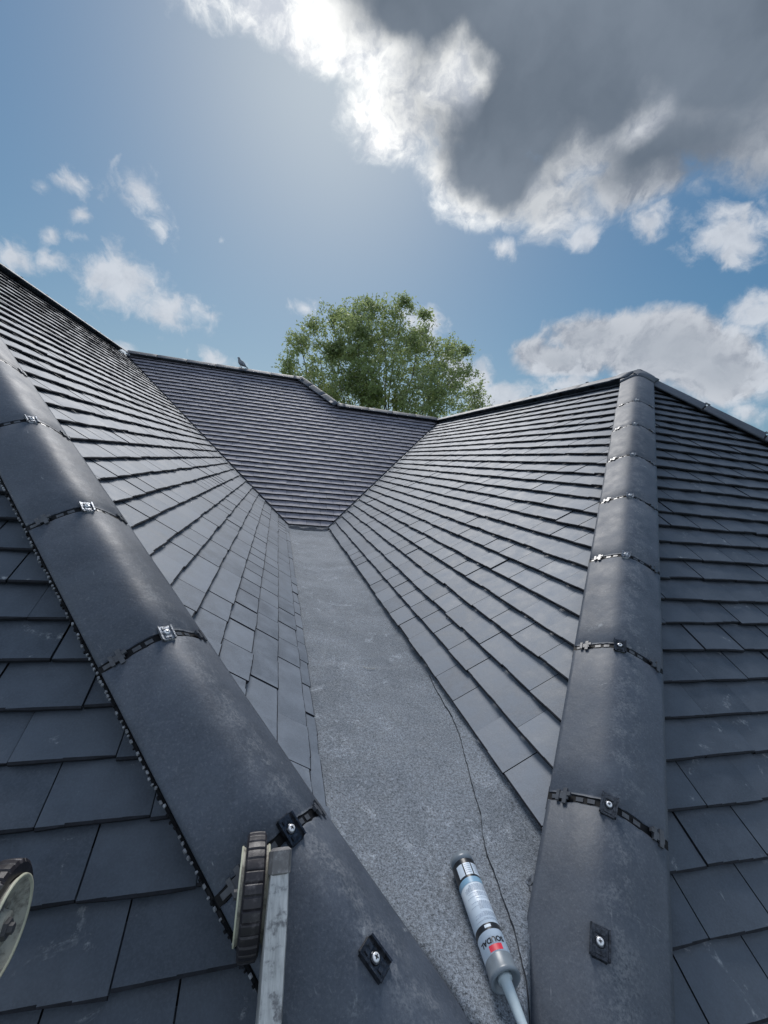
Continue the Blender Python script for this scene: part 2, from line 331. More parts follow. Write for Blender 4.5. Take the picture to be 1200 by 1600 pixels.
class Slope:
    def __init__(s, O, A, up, tan):
        s.O = Vector(O); s.A = Vector(A); up = Vector(up)
        s.U = (up + Vector((0, 0, tan))).normalized(); s.N = (Vector((0, 0, 1)) - up * tan).normalized(); s.sn = s.U.z
    def P(s, a, u, n=0): return s.O + s.A * a + s.U * u + s.N * n
def clip(poly, a, b, c):    # keep a*x+b*y<=c ; poly items (x,y,tag of the edge that starts here)
    o = []; n = len(poly)
    for i in range(n):
        p, q = poly[i], poly[(i + 1) % n]; dp = a * p[0] + b * p[1] - c; dq = a * q[0] + b * q[1] - c
        if dp <= 0: o.append(p)
        if (dp < 0 < dq) or (dq < 0 < dp):
            t = dp / (dp - dq); x = (p[0] + (q[0] - p[0]) * t, p[1] + (q[1] - p[1]) * t)
            o.append((x[0], x[1], 1 if dp <= 0 else p[2]))
    return o
def tile_field(sl, e0, g, k0, k1, lines, w=.172, phase=0., amin=-6, amax=9, th=.0180, tb=.0106, cam=.0016, jit=.8, seed=1, length=1.75, tone=(0, 1), smin=None):
    """courses of plain tiles; lines(s)-> list of (a,b,c) half planes in (along, up) coordinates"""
    rg = random.Random(seed); mb = MB()
    for k in range(k0, k1):
        s0 = e0 + k * g; L = lines(s0); off = phase + (w / 2 if k % 2 else 0) + rg.uniform(-.006, .006)
        i0 = int(math.floor((amin - off) / w)); i1 = int(math.ceil((amax - off) / w))
        for i in range(i0, i1):
            a0 = off + i * w; gp = rg.uniform(.0008, .0026) * jit; x0, x1 = a0 + gp, a0 + w - gp
            y0 = s0 + rg.gauss(0, .0012) * jit; y1 = s0 + g * length
            if smin is not None and y0 < smin: y0 = smin + rg.gauss(0, .002)
            sk = rg.gauss(0, .0035) * jit; lift = rg.gauss(0, .0011) * jit; roll = rg.gauss(0, .006) * jit; tn = min(1.35, max(-.25, rg.gauss(.5, .34)))
            tn = tone[0] + (tone[1] - tone[0]) * tn; cm = cam * rg.uniform(.3, 1.5)
            slack = .3
            q = [(x0, y0), (x1, y0), (x1, y1), (x0, y1)]
            if any(all(A * x + B * y > C for x, y in q) for A, B, C in L): continue
            def hgt(x, y):
                r = (x - (x0 + x1) / 2) / w
                return lift - th * (y - (s0 if smin is None else max(s0, smin))) / g - cm * (2 * r) ** 2 * 1.0 + cm * .5 + roll * r * .5
            ns = 4; xs = [x0 + (x1 - x0) * j / ns for j in range(ns + 1)]; yj = [rg.gauss(0, .0006) for _ in xs]; yj[0] += abs(rg.gauss(0, .0012)); yj[-1] += abs(rg.gauss(0, .0012))
            for j in range(ns):
                a, b = xs[j], xs[j + 1]; ya = y0 + sk * (a - x0) / w + yj[j]; yb_ = y0 + sk * (b - x0) / w + yj[j + 1]
                pl = [(a, ya, 1), (b, yb_, 1 if j == ns - 1 else 0), (b, y1, 0), (a, y1, 1 if j == 0 else 0)]
                for A, B, C in L:
                    pl = clip(pl, A, B, C)
                    if len(pl) < 3: break
                if len(pl) < 3: continue
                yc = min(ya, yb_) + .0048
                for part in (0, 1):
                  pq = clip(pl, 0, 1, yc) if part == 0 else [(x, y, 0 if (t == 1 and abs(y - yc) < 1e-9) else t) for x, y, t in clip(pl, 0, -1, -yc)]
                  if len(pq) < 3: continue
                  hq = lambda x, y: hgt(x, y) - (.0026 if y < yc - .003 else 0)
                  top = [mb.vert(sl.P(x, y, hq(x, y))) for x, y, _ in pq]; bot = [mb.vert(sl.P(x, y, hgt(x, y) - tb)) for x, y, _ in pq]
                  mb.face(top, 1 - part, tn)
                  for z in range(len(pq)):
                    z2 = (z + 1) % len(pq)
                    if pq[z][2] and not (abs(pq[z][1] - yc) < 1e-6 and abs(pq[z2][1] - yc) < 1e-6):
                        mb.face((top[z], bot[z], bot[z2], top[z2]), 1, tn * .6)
                continue
                top = [mb.vert(sl.P(x, y, hgt(x, y))) for x, y, _ in pl]; bot = [mb.vert(sl.P(x, y, hgt(x, y) - tb)) for x, y, _ in pl]
                mb.face(top, 0, tn)
                for z in range(len(pl)):
                    if pl[z][2]:
                        z2 = (z + 1) % len(pl); mb.face((top[z], bot[z], bot[z2], top[z2]), 0, tn * .6)
    return mb

SLl = Slope((XL, 0, H0), (0, 1, 0), (-1, 0, 0), tL)   # left wing, faces the valley
SLr = Slope((XR, 0, H0), (0, 1, 0), (1, 0, 0), tR)
SFl = Slope((0, YL, H0), (1, 0, 0), (0, 1, 0), tF)
SFr = Slope((0, YR, H0), (1, 0, 0), (0, 1, 0), tF)
SB = Slope((0, YB, H0), (1, 0, 0), (0, 1, 0), tB)
for S_ in (SLr,): pass
GR = .0   # tiles run right up under the hip tiles; valleys keep a narrow open trough
VG = .016
roofL = empty('hipped_roof', (XL - 1.2, 3.0, H0 - 1.0), 'dark slate tiled hipped roof wing rising to the left of the felt valley', 'roof', 'tiled roof wings around the valley')
roofR = empty('hipped_roof', (XR + 1.2, 3.0, H0 - 1.0), 'dark slate tiled hipped roof wing on the right, with the pointed peak where its hips meet', 'roof', 'tiled roof wings around the valley')
roofB = empty('gabled_roof', (1.0, YB + 2.4, H0 - 1.0), 'purplish slate tiled roof crossing behind the valley, its ridge stepped below the tree', 'roof', 'tiled roof wings around the valley')

# left wing, valley side: a = world y
def lnL(s):
    k = SLl.sn
    return [(-1, k / tF, -YL), (1, -k / tB, YB - VG * 1.4), (0, 1, HL / k - .03), (0, -1, 0.0)]
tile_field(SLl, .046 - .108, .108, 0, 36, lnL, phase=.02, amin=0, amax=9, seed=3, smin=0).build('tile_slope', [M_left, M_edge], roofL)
def lnR(s):
    k = SLr.sn
    return [(-1, k / tF, -YR), (1, -k / tB, YB - VG * 1.4), (0, 1, HR / k - .03), (0, -1, .004)]
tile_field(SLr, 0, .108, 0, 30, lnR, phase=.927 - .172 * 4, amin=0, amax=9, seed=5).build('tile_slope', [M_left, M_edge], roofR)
AXL = XL - HL / tL; AXR = XR + HR / tR
def lnFl(s):
    k = SFl.sn
    return [(1, k / tL, XL), (-1, k / tL, -(2 * AXL - XL))]
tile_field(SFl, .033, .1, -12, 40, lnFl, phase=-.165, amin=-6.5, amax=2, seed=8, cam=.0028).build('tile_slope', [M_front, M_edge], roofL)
def lnFr(s):
    k = SFr.sn
    return [(-1, k / tR, -XR), (1, k / tR, 2 * AXR - XR)]
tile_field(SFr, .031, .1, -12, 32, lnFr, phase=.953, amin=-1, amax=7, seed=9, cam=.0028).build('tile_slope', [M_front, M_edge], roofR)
def lnB(s):
    k = SB.sn; z = s * k; o = [(-1, -k / tL, -XL - VG * 1.4)]
    if z < HR - .03: o.append((1, -k / tR, XR - VG * 1.4)); o.append((0, 1, HL / k))
    else: o.append((1, k / tF, XH + HL / tF)); o.append((0, 1, HL / k - .03))
    return o
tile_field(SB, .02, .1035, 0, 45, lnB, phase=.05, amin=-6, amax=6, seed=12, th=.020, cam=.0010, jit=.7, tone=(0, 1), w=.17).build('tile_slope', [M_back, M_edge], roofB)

# deck boards and gable hulls under the tiles (solid, dark where gaps show)
def deck(parent, pts_list, m=M_deck, name='roof_deck'):
    mb = MB()
    for pts in pts_list: mb.poly(pts)
    return mb.build(name, m, parent)
dn = .034
def PP(sl, a, z, n=-dn): return sl.P(a, z / sl.sn, n)
e = .02
ZB = H0 - 1.6
deck(roofL, [[PP(SLl, YL - e + .0 / tF, 0), PP(SLl, YB, 0), PP(SLl, YB + HL / tB, HL), PP(SLl, YL + HL / tF, HL)],
             [PP(SFl, XL + .45 / tL, -.45), PP(SFl, XL, 0), PP(SFl, AXL, HL), PP(SFl, 2 * AXL - XL - .45 / tL, -.45)]])
deck(roofR, [[PP(SLr, YR - e, 0), PP(SLr, YB, 0), PP(SLr, YB + HR / tB, HR), PP(SLr, YR + HR / tF, HR)],
             [PP(SFr, XR - .45 / tR, -.45), PP(SFr, XR, 0), PP(SFr, AXR, HR), PP(SFr, 2 * AXR - XR + .45 / tR, -.45)]])
deck(roofB, [[PP(SB, XL, 0), PP(SB, XR, 0), PP(SB, XR + HR / tR, HR), PP(SB, XH + (HL - HR) / tF, HR), PP(SB, XH, HL), PP(SB, XL - HL / tL, HL)]])
# far slopes that close the wings behind their ridges, and fascia below the eaves
XLo = 2 * AXL - XL; XRo = 2 * AXR - XR
zr = H0 + HR - .03; zl = H0 + HL - .03; z0 = H0 - .05
def slab(parent, pts, th=.05, m=M_front, name='far_slope'):
    mb = MB(); n = (Vector(pts[1]) - Vector(pts[0])).cross(Vector(pts[2]) - Vector(pts[0])).normalized() * th
    if n.z < 0: n = -n
    a = [mb.vert(p) for p in pts]; b = [mb.vert(Vector(p) - n) for p in pts]
    mb.face(a); mb.face(b[::-1])
    for i in range(len(pts)): mb.face((a[i], b[i], b[(i + 1) % len(pts)], a[(i + 1) % len(pts)]))
    return mb.build(name, m, parent)
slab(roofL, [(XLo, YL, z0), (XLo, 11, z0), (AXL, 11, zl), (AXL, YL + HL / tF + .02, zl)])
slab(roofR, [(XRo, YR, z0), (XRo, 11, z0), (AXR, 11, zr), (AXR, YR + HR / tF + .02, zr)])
yt = YB + HR / tB; yt2 = YB + HL / tB
slab(roofB, [(XH + .0, yt2 + .02, zl), (AXL - 0.1, yt2 + .02, zl), (AXL - .1, yt2 + HL / tB + .02, z0), (XH + HL / tF, yt2 + HL / tB + .02, z0)])
slab(roofB, [(XH + .1, yt + .02, zr), (AXR, yt + .02, zr), (AXR, yt + HR / tB, z0), (XH + .1, yt + HR / tB, z0)])
slab(roofB, [(XH + .01, yt2, zl), (XH + (HL - HR) / tF + .0, yt + .02, zr), (XH + (HL - HR) / tF, yt2 + (HL - HR) / tB, zr)])
# eaves fascia of each wing
mb = MB(); mb.box((XL - .06, (YL + YB) / 2 + .1, H0 - .075), (.012, 0, 0), (0, (YB - YL) / 2 - .1, 0), (0, 0, .045)); mb.build('fascia', M_deck, roofL)
mb = MB(); mb.box((XR + .06, (YR + YB) / 2 + .1, H0 - .075), (.012, 0, 0), (0, (YB - YR) / 2 - .1, 0), (0, 0, .045)); mb.build('fascia', M_deck, roofR)
# walls of the house below, out of frame
mbw = MB()
for (x0, x1, y0, y1) in ((XLo + .3, XL - .2, .3, 9), (XR + .2, XRo - .3, .3, 9)):
    mbw.box(((x0 + x1) / 2, (y0 + y1) / 2, (ZB + .7 - 5.2) / 2 - .15), ((x1 - x0) / 2, 0, 0), (0, (y1 - y0) / 2, 0), (0, 0, (ZB + .7 + 5.2) / 2 - .15))
house = tag(mbw.build('house_wall', M_wall, loc=(0, 4, -5.2)), 'pale rendered house walls standing under the roof wings', 'wall')

# ------------------------------------------------------------------ hips and ridges
def prof(hw, mm, B, c, n=14, lift=0.):
    o = []
    for i in range(2 * n + 1):
        a = -hw + hw * i / n; o.append((a, c - (math.sqrt(B * B + (mm * a) ** 2) - B) + lift))
    return o
def arch_tile(hw, mm, B, c, L, thick=.013, gap=.009, seed=0, rough_edge=.0012):
    """one hip/ridge tile, local x lateral, y up the hip, z up; lies from y=gap to y=L-gap"""
    rg = random.Random(seed); mb = MB(); outer = prof(hw, mm, B, c); inner = prof(hw * .97, mm, B, c - thick)
    ys = [gap, gap + .004, .1, .2, .3, L - gap - .004, L - gap]; rings = []
    for j, y in enumerate(ys):
        sh = -.0025 if j in (0, len(ys) - 1) else 0
        rr = []
        for a, z in outer: rr.append(Vector((a * (1 + sh * 2), y + (rg.uniform(-1, 1) * rough_edge if j in (0, len(ys) - 1) else 0), z + sh + noise.noise(Vector((a * 9, y * 7, seed * 3.3))) * .0016)))
        for a, z in reversed(inner): rr.append(Vector((a, y, z)))
        rings.append(rr)
    n = len(rings[0])
    ids = [[mb.vert(p) for p in r] for r in rings]
    for A, Bq in zip(ids, ids[1:]):
        for k in range(n): mb.face((A[k], A[(k + 1) % n], Bq[(k + 1) % n], Bq[k]), 0, rg.random() * 0 + seed * .137 % 1, True)
    no = len(outer)
    for I in (ids[0], ids[-1]):
        for k in range(no - 1): mb.face((I[k], I[k + 1], I[n - 2 - k], I[n - 1 - k]), 0, .1)
    return mb
def arc_z(a, mm, B, c): return c - (math.sqrt(B * B + (mm * a) ** 2) - B)
def strip_on(mb, hw, mm, B, c, y0, y1, z, th, m=0, a0=None, a1=None, n=18, t=.5):
    a0 = -hw if a0 is None else a0; a1 = hw if a1 is None else a1
    rings = []
    for i in range(n + 1):
        a = a0 + (a1 - a0) * i / n; zz = arc_z(a, mm, B, c) + z
        rings.append([Vector((a, y0, zz - th)), Vector((a, y1, zz - th)), Vector((a, y1, zz)), Vector((a, y0, zz))])
    mb.loft(rings, m, t, sm=False)
def clamp_mb(z, y, w=.0135, l=.022, cup=.0045):
    """folded clamp plate: flat bed, two raised side flanges, turned ends"""
    mb = MB()
    mb.box((0, y, z + .0022), (w, 0, 0), (0, l, 0), (0, 0, .0014))
    for s_ in (-1, 1):
        mb.box((s_ * (w + .0012), y, z + .0022 + cup / 2), (.0016, 0, 0), (0, l * .96, 0), (0, 0, cup))
        mb.poly([(-w * .9, y + s_ * l, z + .003), (w * .9, y + s_ * l, z + .003), (w * .72, y + s_ * (l + .005), z - .006), (-w * .72, y + s_ * (l + .005), z - .006)])
        mb.poly([(-w * .9, y + s_ * (l - .001), z + .001), (w * .9, y + s_ * (l - .001), z + .001), (w * .72, y + s_ * (l + .0035), z - .0075), (-w * .72, y + s_ * (l + .0035), z - .0075)])
        mb.box((0, y + s_ * l * .62, z + .0042), (w * .55, 0, 0), (0, l * .16, 0), (0, 0, .0012))
    mb.lathe((0, y, z + .0036), (0, 0, 1), [(0, .0085), (.0012, .0085), (.0026, .0068), (.0027, .0)], seg=18, cap=False)
    return mb
def screw_mb(z, y):
    mb = MB(); mb.lathe((0, y, z + .006), (0, 0, 1), [(0, .0058), (.0016, .0058), (.0026, .0044), (.0028, .0001)], seg=18, cap=False)
    for a in (.4, .4 + math.pi / 2):
        d = Vector((math.cos(a), math.sin(a), 0)); p = Vector((-d.y, d.x, 0))
        mb.box((0, y, z + .0090), d * .0030, p * .0007, (0, 0, .0004), 1)
    return mb
def union_mb(hw, mm, B, c, y, detail=True, zoff=0.0):
    mb = MB(); strip_on(mb, hw * 1.01, mm, B, c, y - .026, y + .026, -.0130, .003, 0)
    if detail:
        strip_on(mb, hw * 1.0, mm, B, c, y - .0085, y + .0085, -.0050, .008, 0)
        for a0, a1 in ((-.062, -.048), (-.040, -.026), (.026, .040), (.048, .062), (.098, .110), (-.110, -.098)):
            strip_on(mb, hw, mm, B, c, y - .0045, y + .0045, -.0035, .002, 1, a0, a1, 3)
    return mb
def lug_mb(a, mm, B, c, y, flip=1):
    """cross-shaped plastic clip that ties two neighbouring tiles near their foot"""
    mb = MB(); zz = arc_z(a, mm, B, c); sl = -mm * mm * a / math.sqrt(B * B + (mm * a) ** 2); X = Vector((1, 0, sl)).normalized(); Z = Vector((-sl, 0, 1)).normalized(); Y = Vector((0, 1, 0))
    o = Vector((a, y, zz))
    mb.box(o + Z * .002, X * .0135, Y * .007, Z * .0022)
    mb.box(o + Z * .0030 + X * .006, X * .0045, Y * .017, Z * .0022)
    mb.box(o + Z * .0034 - X * .010, X * .0035, Y * .012, Z * .0024)
    mb.box(o + Z * .0034 + X * .0155 * flip + Y * .004, X * .004, Y * .004, Z * .003)
    return mb
def kicked(O, d, s, ang=R(1.3)):   # the lowest tile of each hip rides up over the valley outlet
    P_ = O + d * (s + LT); X = d.cross(Vector((0, 0, 1))).normalized(); d2 = Matrix.Rotation(-ang, 3, X) @ d
    return frame(P_ - d2 * LT, d2)
def frame(O, Y, side=None):
    Y = Vector(Y).normalized(); X = Y.cross(Vector((0, 0, 1))).normalized(); Z = X.cross(Y)
    M_ = Matrix.Identity(4)
    for i in range(3): M_[i][0] = X[i]; M_[i][1] = Y[i]; M_[i][2] = Z[i]; M_[i][3] = O[i]
    return M_
def place(me_objs, parent, M_):
    """me_objs: (tile, [subparts]) prototypes already at identity; returns placed tile"""
    pass
class RunKit:
    """prototype meshes for one run of arch tiles; add() makes linked copies"""
    def __init__(s, hw, mm, B, c, L, near, var=5, seed=0, gap=.009):
        s.p = (hw, mm, B, c); s.L = L; s.near = near
        s.tiles = [arch_tile(hw, mm, B, c, L, seed=seed + i, gap=gap) for i in range(var)]
        s.me = {}
    def mesh(s, key, mbf, mats):
        if key not in s.me:
            o = mbf().build(key[0], mats); s.me[key] = o.data; bpy.data.objects.remove(o)
        return s.me[key]
    def add(s, parent, M_, i, clamp=0.0, union=True, galv=False, lugs=True, extra=None):
        hw, mm, B, c = s.p
        me = s.mesh(('hip_tile', i % len(s.tiles)), lambda: s.tiles[i % len(s.tiles)], M_hip)
        o = bpy.data.objects.new(s.name, me); scene.collection.objects.link(o); o.parent = parent
        o.matrix_local = Matrix.Translation(-wloc(parent)) @ M_
        def sub(nm, me, dy=0., rz=0.):
            q = bpy.data.objects.new(nm, me); scene.collection.objects.link(q); q.parent = o; q.location = (0, dy, 0); q.rotation_euler = (0, 0, rz); return q
        if union: sub('joint_strip', s.mesh(('joint_strip', s.near), lambda: union_mb(hw, mm, B, c, 0, s.near), [M_black, M_lug]))
        if lugs:
            for a, fl in ((-.088, 1), (.096, -1)):
                sub('side_clip', s.mesh(('side_clip', a), lambda a=a, fl=fl: lug_mb(a, mm, B, c, 0, fl), M_lug))
        if clamp is not None:
            sub('clamp_plate', s.mesh(('clamp_plate', galv), lambda: clamp_mb(c, 0, *((.0118, .0185, .0035) if galv else ())), M_galv if galv else M_plate), clamp, rng.uniform(-.12, .12))
            sub('screw', s.mesh(('screw', 0), lambda: screw_mb(c, 0), [M_screw, M_black]), clamp)
        if extra is not None:
            sub('clamp_plate', s.mesh(('clamp_plate', False), lambda: clamp_mb(c, 0), M_plate), extra, .05)
            sub('screw', s.mesh(('screw', 0), lambda: screw_mb(c, 0), [M_screw, M_black]), extra)
        return o
LT = .4601
dR = Vector((1 / tR, 1 / tF, 1)).normalized(); dL = Vector((-1 / tL, 1 / tF, 1)).normalized()
# right hip
kR = RunKit(.118, .66, .026, .036, LT, True, seed=20); kR.name = 'hip_tile'
oR = Vector((XR, YR, H0 + .012)); nR = 7
lenR = HR / dR.z
for i in range(-1, 6):
    M_ = frame(oR + dR * (.1538 + .012 + i * LT), dR) if i >= 0 else kicked(oR, dR, .1658 - LT)
    kR.add(roofR, M_, i + 1, clamp=0.0, galv=(i > 1), extra=.225 if i == -1 else None)
kS = RunKit(.118, .66, .026, .036, max(.12, lenR - (.1538 + 6 * LT) - .05), True, seed=40, var=1); kS.name = 'hip_tile'
if lenR - (.1538 + 6 * LT) > .15: kS.add(roofR, frame(oR + dR * (.1658 + 6 * LT), dR), 0, galv=True)
# left hip
kL = RunKit(.116, .72, .032, .046, LT, True, seed=30); kL.name = 'hip_tile'
offL = Vector((-.006, -.004, .028))
for i in range(-1, 8):
    M_ = frame(Vector((XL, YL, H0)) + offL + dL * (.1977 + i * LT), dL) if i >= 0 else kicked(Vector((XL, YL, H0)) + offL, dL, .1977 - LT)
    kL.add(roofL, M_, i + 1, clamp=0.0, galv=(i > 0), extra=.25 if i == -1 else None)
# far hips and ridges
def run(name, parent, A, Bp, hw, mm, near=False, c=.03, B=.02, clamp=True, seed=60, lift=.01, L=LT):
    A, Bp = Vector(A), Vector(Bp); dvec = (Bp - A); n = max(1, round(dvec.length / L)); l = dvec.length / n; d = dvec.normalized()
    k = RunKit(hw, mm, B, c, l, near, var=4, seed=seed, gap=.006); k.name = name
    for i in range(n):
        M_ = frame(A + d * (i * l) + Vector((0, 0, lift)), d)
        k.add(parent, M_, i, clamp=0.0 if clamp else None, galv=True, lugs=False)
APR = Vector((AXR, YR + HR / tF, H0 + HR)); APL = Vector((AXL, YL + HL / tF, H0 + HL))
dR2 = Vector((1 / tR, -1 / tF, -1)).normalized(); dL2 = Vector((-1 / tL, -1 / tF, -1)).normalized()
run('hip_tile', roofR, APR + dR2 * 3.6, APR + dR2 * .12, .118, .66)
run('ridge_tile', roofR, APR + Vector((0, .12, 0)), (AXR, YB + HR / tB - .05, H0 + HR), .112, .80, B=.03, c=.036, seed=70)
run('ridge_tile', roofL, APL + Vector((0, .12, 0)), (AXL, YB + HL / tB - .05, H0 + HL), .112, .80, B=.03, c=.036, seed=75)
run('ridge_tile', roofB, (XH - .08, yt2, H0 + HL), (AXL + .06, yt2, H0 + HL), .112, .74, B=.03, c=.036, seed=80, clamp=False)
run('ridge_tile', roofB, (AXR - .08, yt, H0 + HR), (XH + (HL - HR) / tF + .10, yt, H0 + HR), .112, .74, B=.03, c=.036, seed=85, clamp=False)
run('hip_tile', roofB, (XH + (HL - HR) / tF, yt, H0 + HR + .01), (XH, yt2, H0 + HL + .01), .118, .66, seed=90, clamp=False, lift=.02, L=.4)
def cap(parent, P, dirs, ln=.16):
    mb = MB(); P = Vector(P)
    for j, (d, mm) in enumerate(dirs):
        M_ = frame(P + Vector((0, 0, .0165 + .0015 * j)), d); rings = []
        for y in (-.02, ln): rings.append([M_ @ Vector((a, y, z)) for a, z in prof(.124, mm, .03, .036)] + [M_ @ Vector((a, y, z)) for a, z in reversed(prof(.12, mm, .03, .024))])
        mb.loft(rings, 0, .5)
    return mb.build('ridge_cap', M_hip, parent)
cap(roofR, APR, [(-dR, .66), (dR2, .66), (Vector((0, 1, 0)), .80)])
cap(roofB, (XH, yt2, H0 + HL), [(Vector((-1, 0, 0)), .74), (Vector((1 / tF, -1 / tB, -1)).normalized(), .66)], .14)
cap(roofB, (XH + (HL - HR) / tF, yt, H0 + HR), [(Vector((1, 0, 0)), .74), (Vector((-1 / tF, 1 / tB, 1)).normalized(), .66)], .12)
mb = MB(); mb.lathe((AXR, YB + HR / tB, H0 + HR - .03), (0, 0, 1), [(0, .12), (.05, .10), (.075, .03), (.078, .001)], seg=14, cap=False); mb.build('ridge_cap', M_flash, roofB)

# beaded vent strip along the foot of the hip tiles
def vent(parent, O, d, hw, mm, B, c, s0, s1, sides, z=-.004, out=.004):
    mb = MB(); M_ = frame(O, d)
    for sg in sides:
        a = sg * (hw + out); zz = arc_z(hw, mm, B, c) - .012 + z
        P0, P1 = M_ @ Vector((a, s0, zz)), M_ @ Vector((a, s1, zz)); X = (M_ @ Vector((1, 0, 0)) - M_ @ Vector((0, 0, 0))); Yd = (P1 - P0).normalized(); Zd = X.cross(Yd)
        mb.box((P0 + P1) / 2 - X * sg * .007, X * .004, (P1 - P0) / 2, Zd * .006, 0)
        y = s0; 
        while y < s1:
            p = M_ @ Vector((a + sg * rng.uniform(.003, .0055), y, zz + rng.uniform(.002, .006)))
            mb.box(p - X * sg * .003, X * .0018, Yd * rng.uniform(.0014, .0036), Zd * rng.uniform(.002, .003), 1 if rng.random() < .75 else 0, bev=.25)
            y += rng.choice((.009, .0115, .0115, .016))
    return mb.build('vent_strip', [M_black, M_bead], parent)
vent(roofL, Vector((XL, YL, H0)) + offL, dL, .116, .72, .032, .046, -.25, 3.2, (-1,), out=.001)
vent(roofR, oR, dR, .118, .66, .026, .036, -.25, 2.6, (1,), z=-.004, out=-.005)

# valley troughs (GRP lining with a raised centre rib)
def valley(A, Bp, left):
    A, Bp = Vector(A), Vector(Bp); d = (Bp - A).normalized(); X = d.cross(Vector((0, 0, 1))).normalized(); Z = X.cross(d); mb = MB()
    pf = [(-.07, .028), (-.02, -.006), (-.008, -.006), (-.004, .010), (.004, .010), (.008, -.006), (.02, -.006), (.07, .028)]
    rings = [[P + X * a + Z * (z - .022) for a, z in pf] + [P + X * a + Z * (z - .026) for a, z in reversed(pf)] for P in (A, Bp)]
    mb.loft(rings, 0, sm=False); return mb.build('valley_trough', M_trim, roofB)
valley((XL, YB, H0 + .0), (AXL, YB + HL / tB, H0 + HL), 1)
valley((XR, YB, H0 + .0), (AXR, YB + HR / tB, H0 + HR), 0)
mb = MB()
for i in range(40):   # crumpled flashing under the foot of the back slope
    x0 = XL + .0 + (XR - XL) * i / 40; x1 = XL + (XR - XL) * (i + 1) / 40
    w_ = lambda x: .012 * math.sin(x * 31) + .008 * noise.noise(Vector((x * 23, 1, 2)))
    def col(x): return [(x, YB + .04, H0 + .004), (x, YB - .012 + w_(x), H0 - .012 + w_(x) * .6), (x, YB - .020 + w_(x), H0 - .028 + w_(x + .1) * .5), (x, YB - .035, FLOOR + .003)]
    a, b = col(x0), col(x1)
    for k in range(3): mb.face([mb.vert(q) for q in (a[k], b[k], b[k + 1], a[k + 1])], 0, .5, True)
mb.build('flashing', M_flash, roofB)

# ------------------------------------------------------------------ felt-lined valley floor
def floor_z(x, y):
    z = FLOOR + .010 * noise.noise(Vector((x * 3, y * 2.2, 0))) + .003 * noise.noise(Vector((x * 14, y * 9, 4)))
    for yl, hh in ((1.63, .0035), (3.05, .004)):
        yy = y - yl - .02 * math.sin(x * 9); z += hh * (1 - max(0., min(1., yy / .012 + .5)))
    z += .004 * max(0, 1 - abs(x - .30 - .03 * math.sin(y * 2.1)) / .012) * (noise.noise(Vector((y * 1.3, 8, 8))) > .05)
    z += .016 * max(0, 1 - (x - XL) / .10) ** 1.6 * (1 if x > XL - .02 else 1)
    z += .022 * max(0, 1 - (XR + .02 - x) / .08) ** 2
    if y < .64:                                  # the sheet is dressed down beside both hips
        hwid = .030 + max(0, y - .42) * .60; xc = .392 + (y - .5) * .12
        hwid = max(.004, hwid - (.045 if x < xc else .018)); k = min(1, max(0, (abs(x - xc) - hwid) / .05)); z -= k * k * (3 - 2 * k) * .15 * min(1, (.64 - y) / .10)
    if y < .42: z -= (.42 - y) * .55
    return z
mb = MB(); NX, NY = 70, 380; ids = []
for j in range(NY + 1):
    y = -.1 + (YB + .05 + .1) * j / NY
    xa = XL - .055 + max(0, YL - .02 - y) * .9; xb = max(xa + .01, XR + .055 - max(0, YR - y) * 1.0)
    ids.append([mb.vert((xa + (xb - xa) * i / NX, y, floor_z(min(max(xa + (xb - xa) * i / NX, XL - .02), XR + .02), y))) for i in range(NX + 1)])
for j in range(NY):
    for i in range(NX): mb.face((ids[j][i], ids[j][i + 1], ids[j + 1][i + 1], ids[j + 1][i]), 0, .5, True)
valley_floor = empty('felt_valley', (.41, 2.6, FLOOR), 'flat grey mineral felt valley floor running between the two hipped roof wings', 'flat roof')
mb.build('felt_sheet', M_felt, valley_floor, loc=(.41, 2.6, FLOOR))
# lapped second sheet with a wandering edge
edge = [(.405, .30), (.46, .50), (.492, .60), (.498, .66), (.512, .74), (.545, .84), (.572, .95), (.604, 1.06), (.630, 1.18), (.640, 1.32), (.652, 1.5)]
def ex(y):
    for (x0, y0), (x1, y1) in zip(edge, edge[1:]):
        if y0 <= y <= y1: return x0 + (x1 - x0) * (y - y0) / (y1 - y0)
    return .66
mb = MB(); cols = []; NY2 = 150
for j in range(NY2 + 1):
    y = .30 + 1.2 * j / NY2; xe = ex(y) + .007 * noise.noise(Vector((y * 11, 0, 9))) + .002 * noise.noise(Vector((y * 60, 0, 9)))
    row = []
    for i in range(16):
        x = xe + (max(xe + .01, XR + .03 - max(0, YR - y)) - xe) * i / 15; k = .0045 + .004 * math.exp(-i * 1.5) * (.5 + noise.noise(Vector((y * 9, 3, 3))))
        row.append(mb.vert((x, y, floor_z(min(x, XR + .02), y) + (k if i else .0))))
        if i == 0: row.append(mb.vert((x + .0006, y, floor_z(x, y) + .0055 + .003 * noise.noise(Vector((y * 22, 5, 0))))))
    cols.append(row)
for A, B_ in zip(cols, cols[1:]):
    for i in range(len(A) - 1): mb.face((A[i], A[i + 1], B_[i + 1], B_[i]), 1 if i == 0 else 0, .5, i > 1)
mb.build('felt_lap', [M_felt, M_seam], valley_floor, loc=(.55, .9, FLOOR))
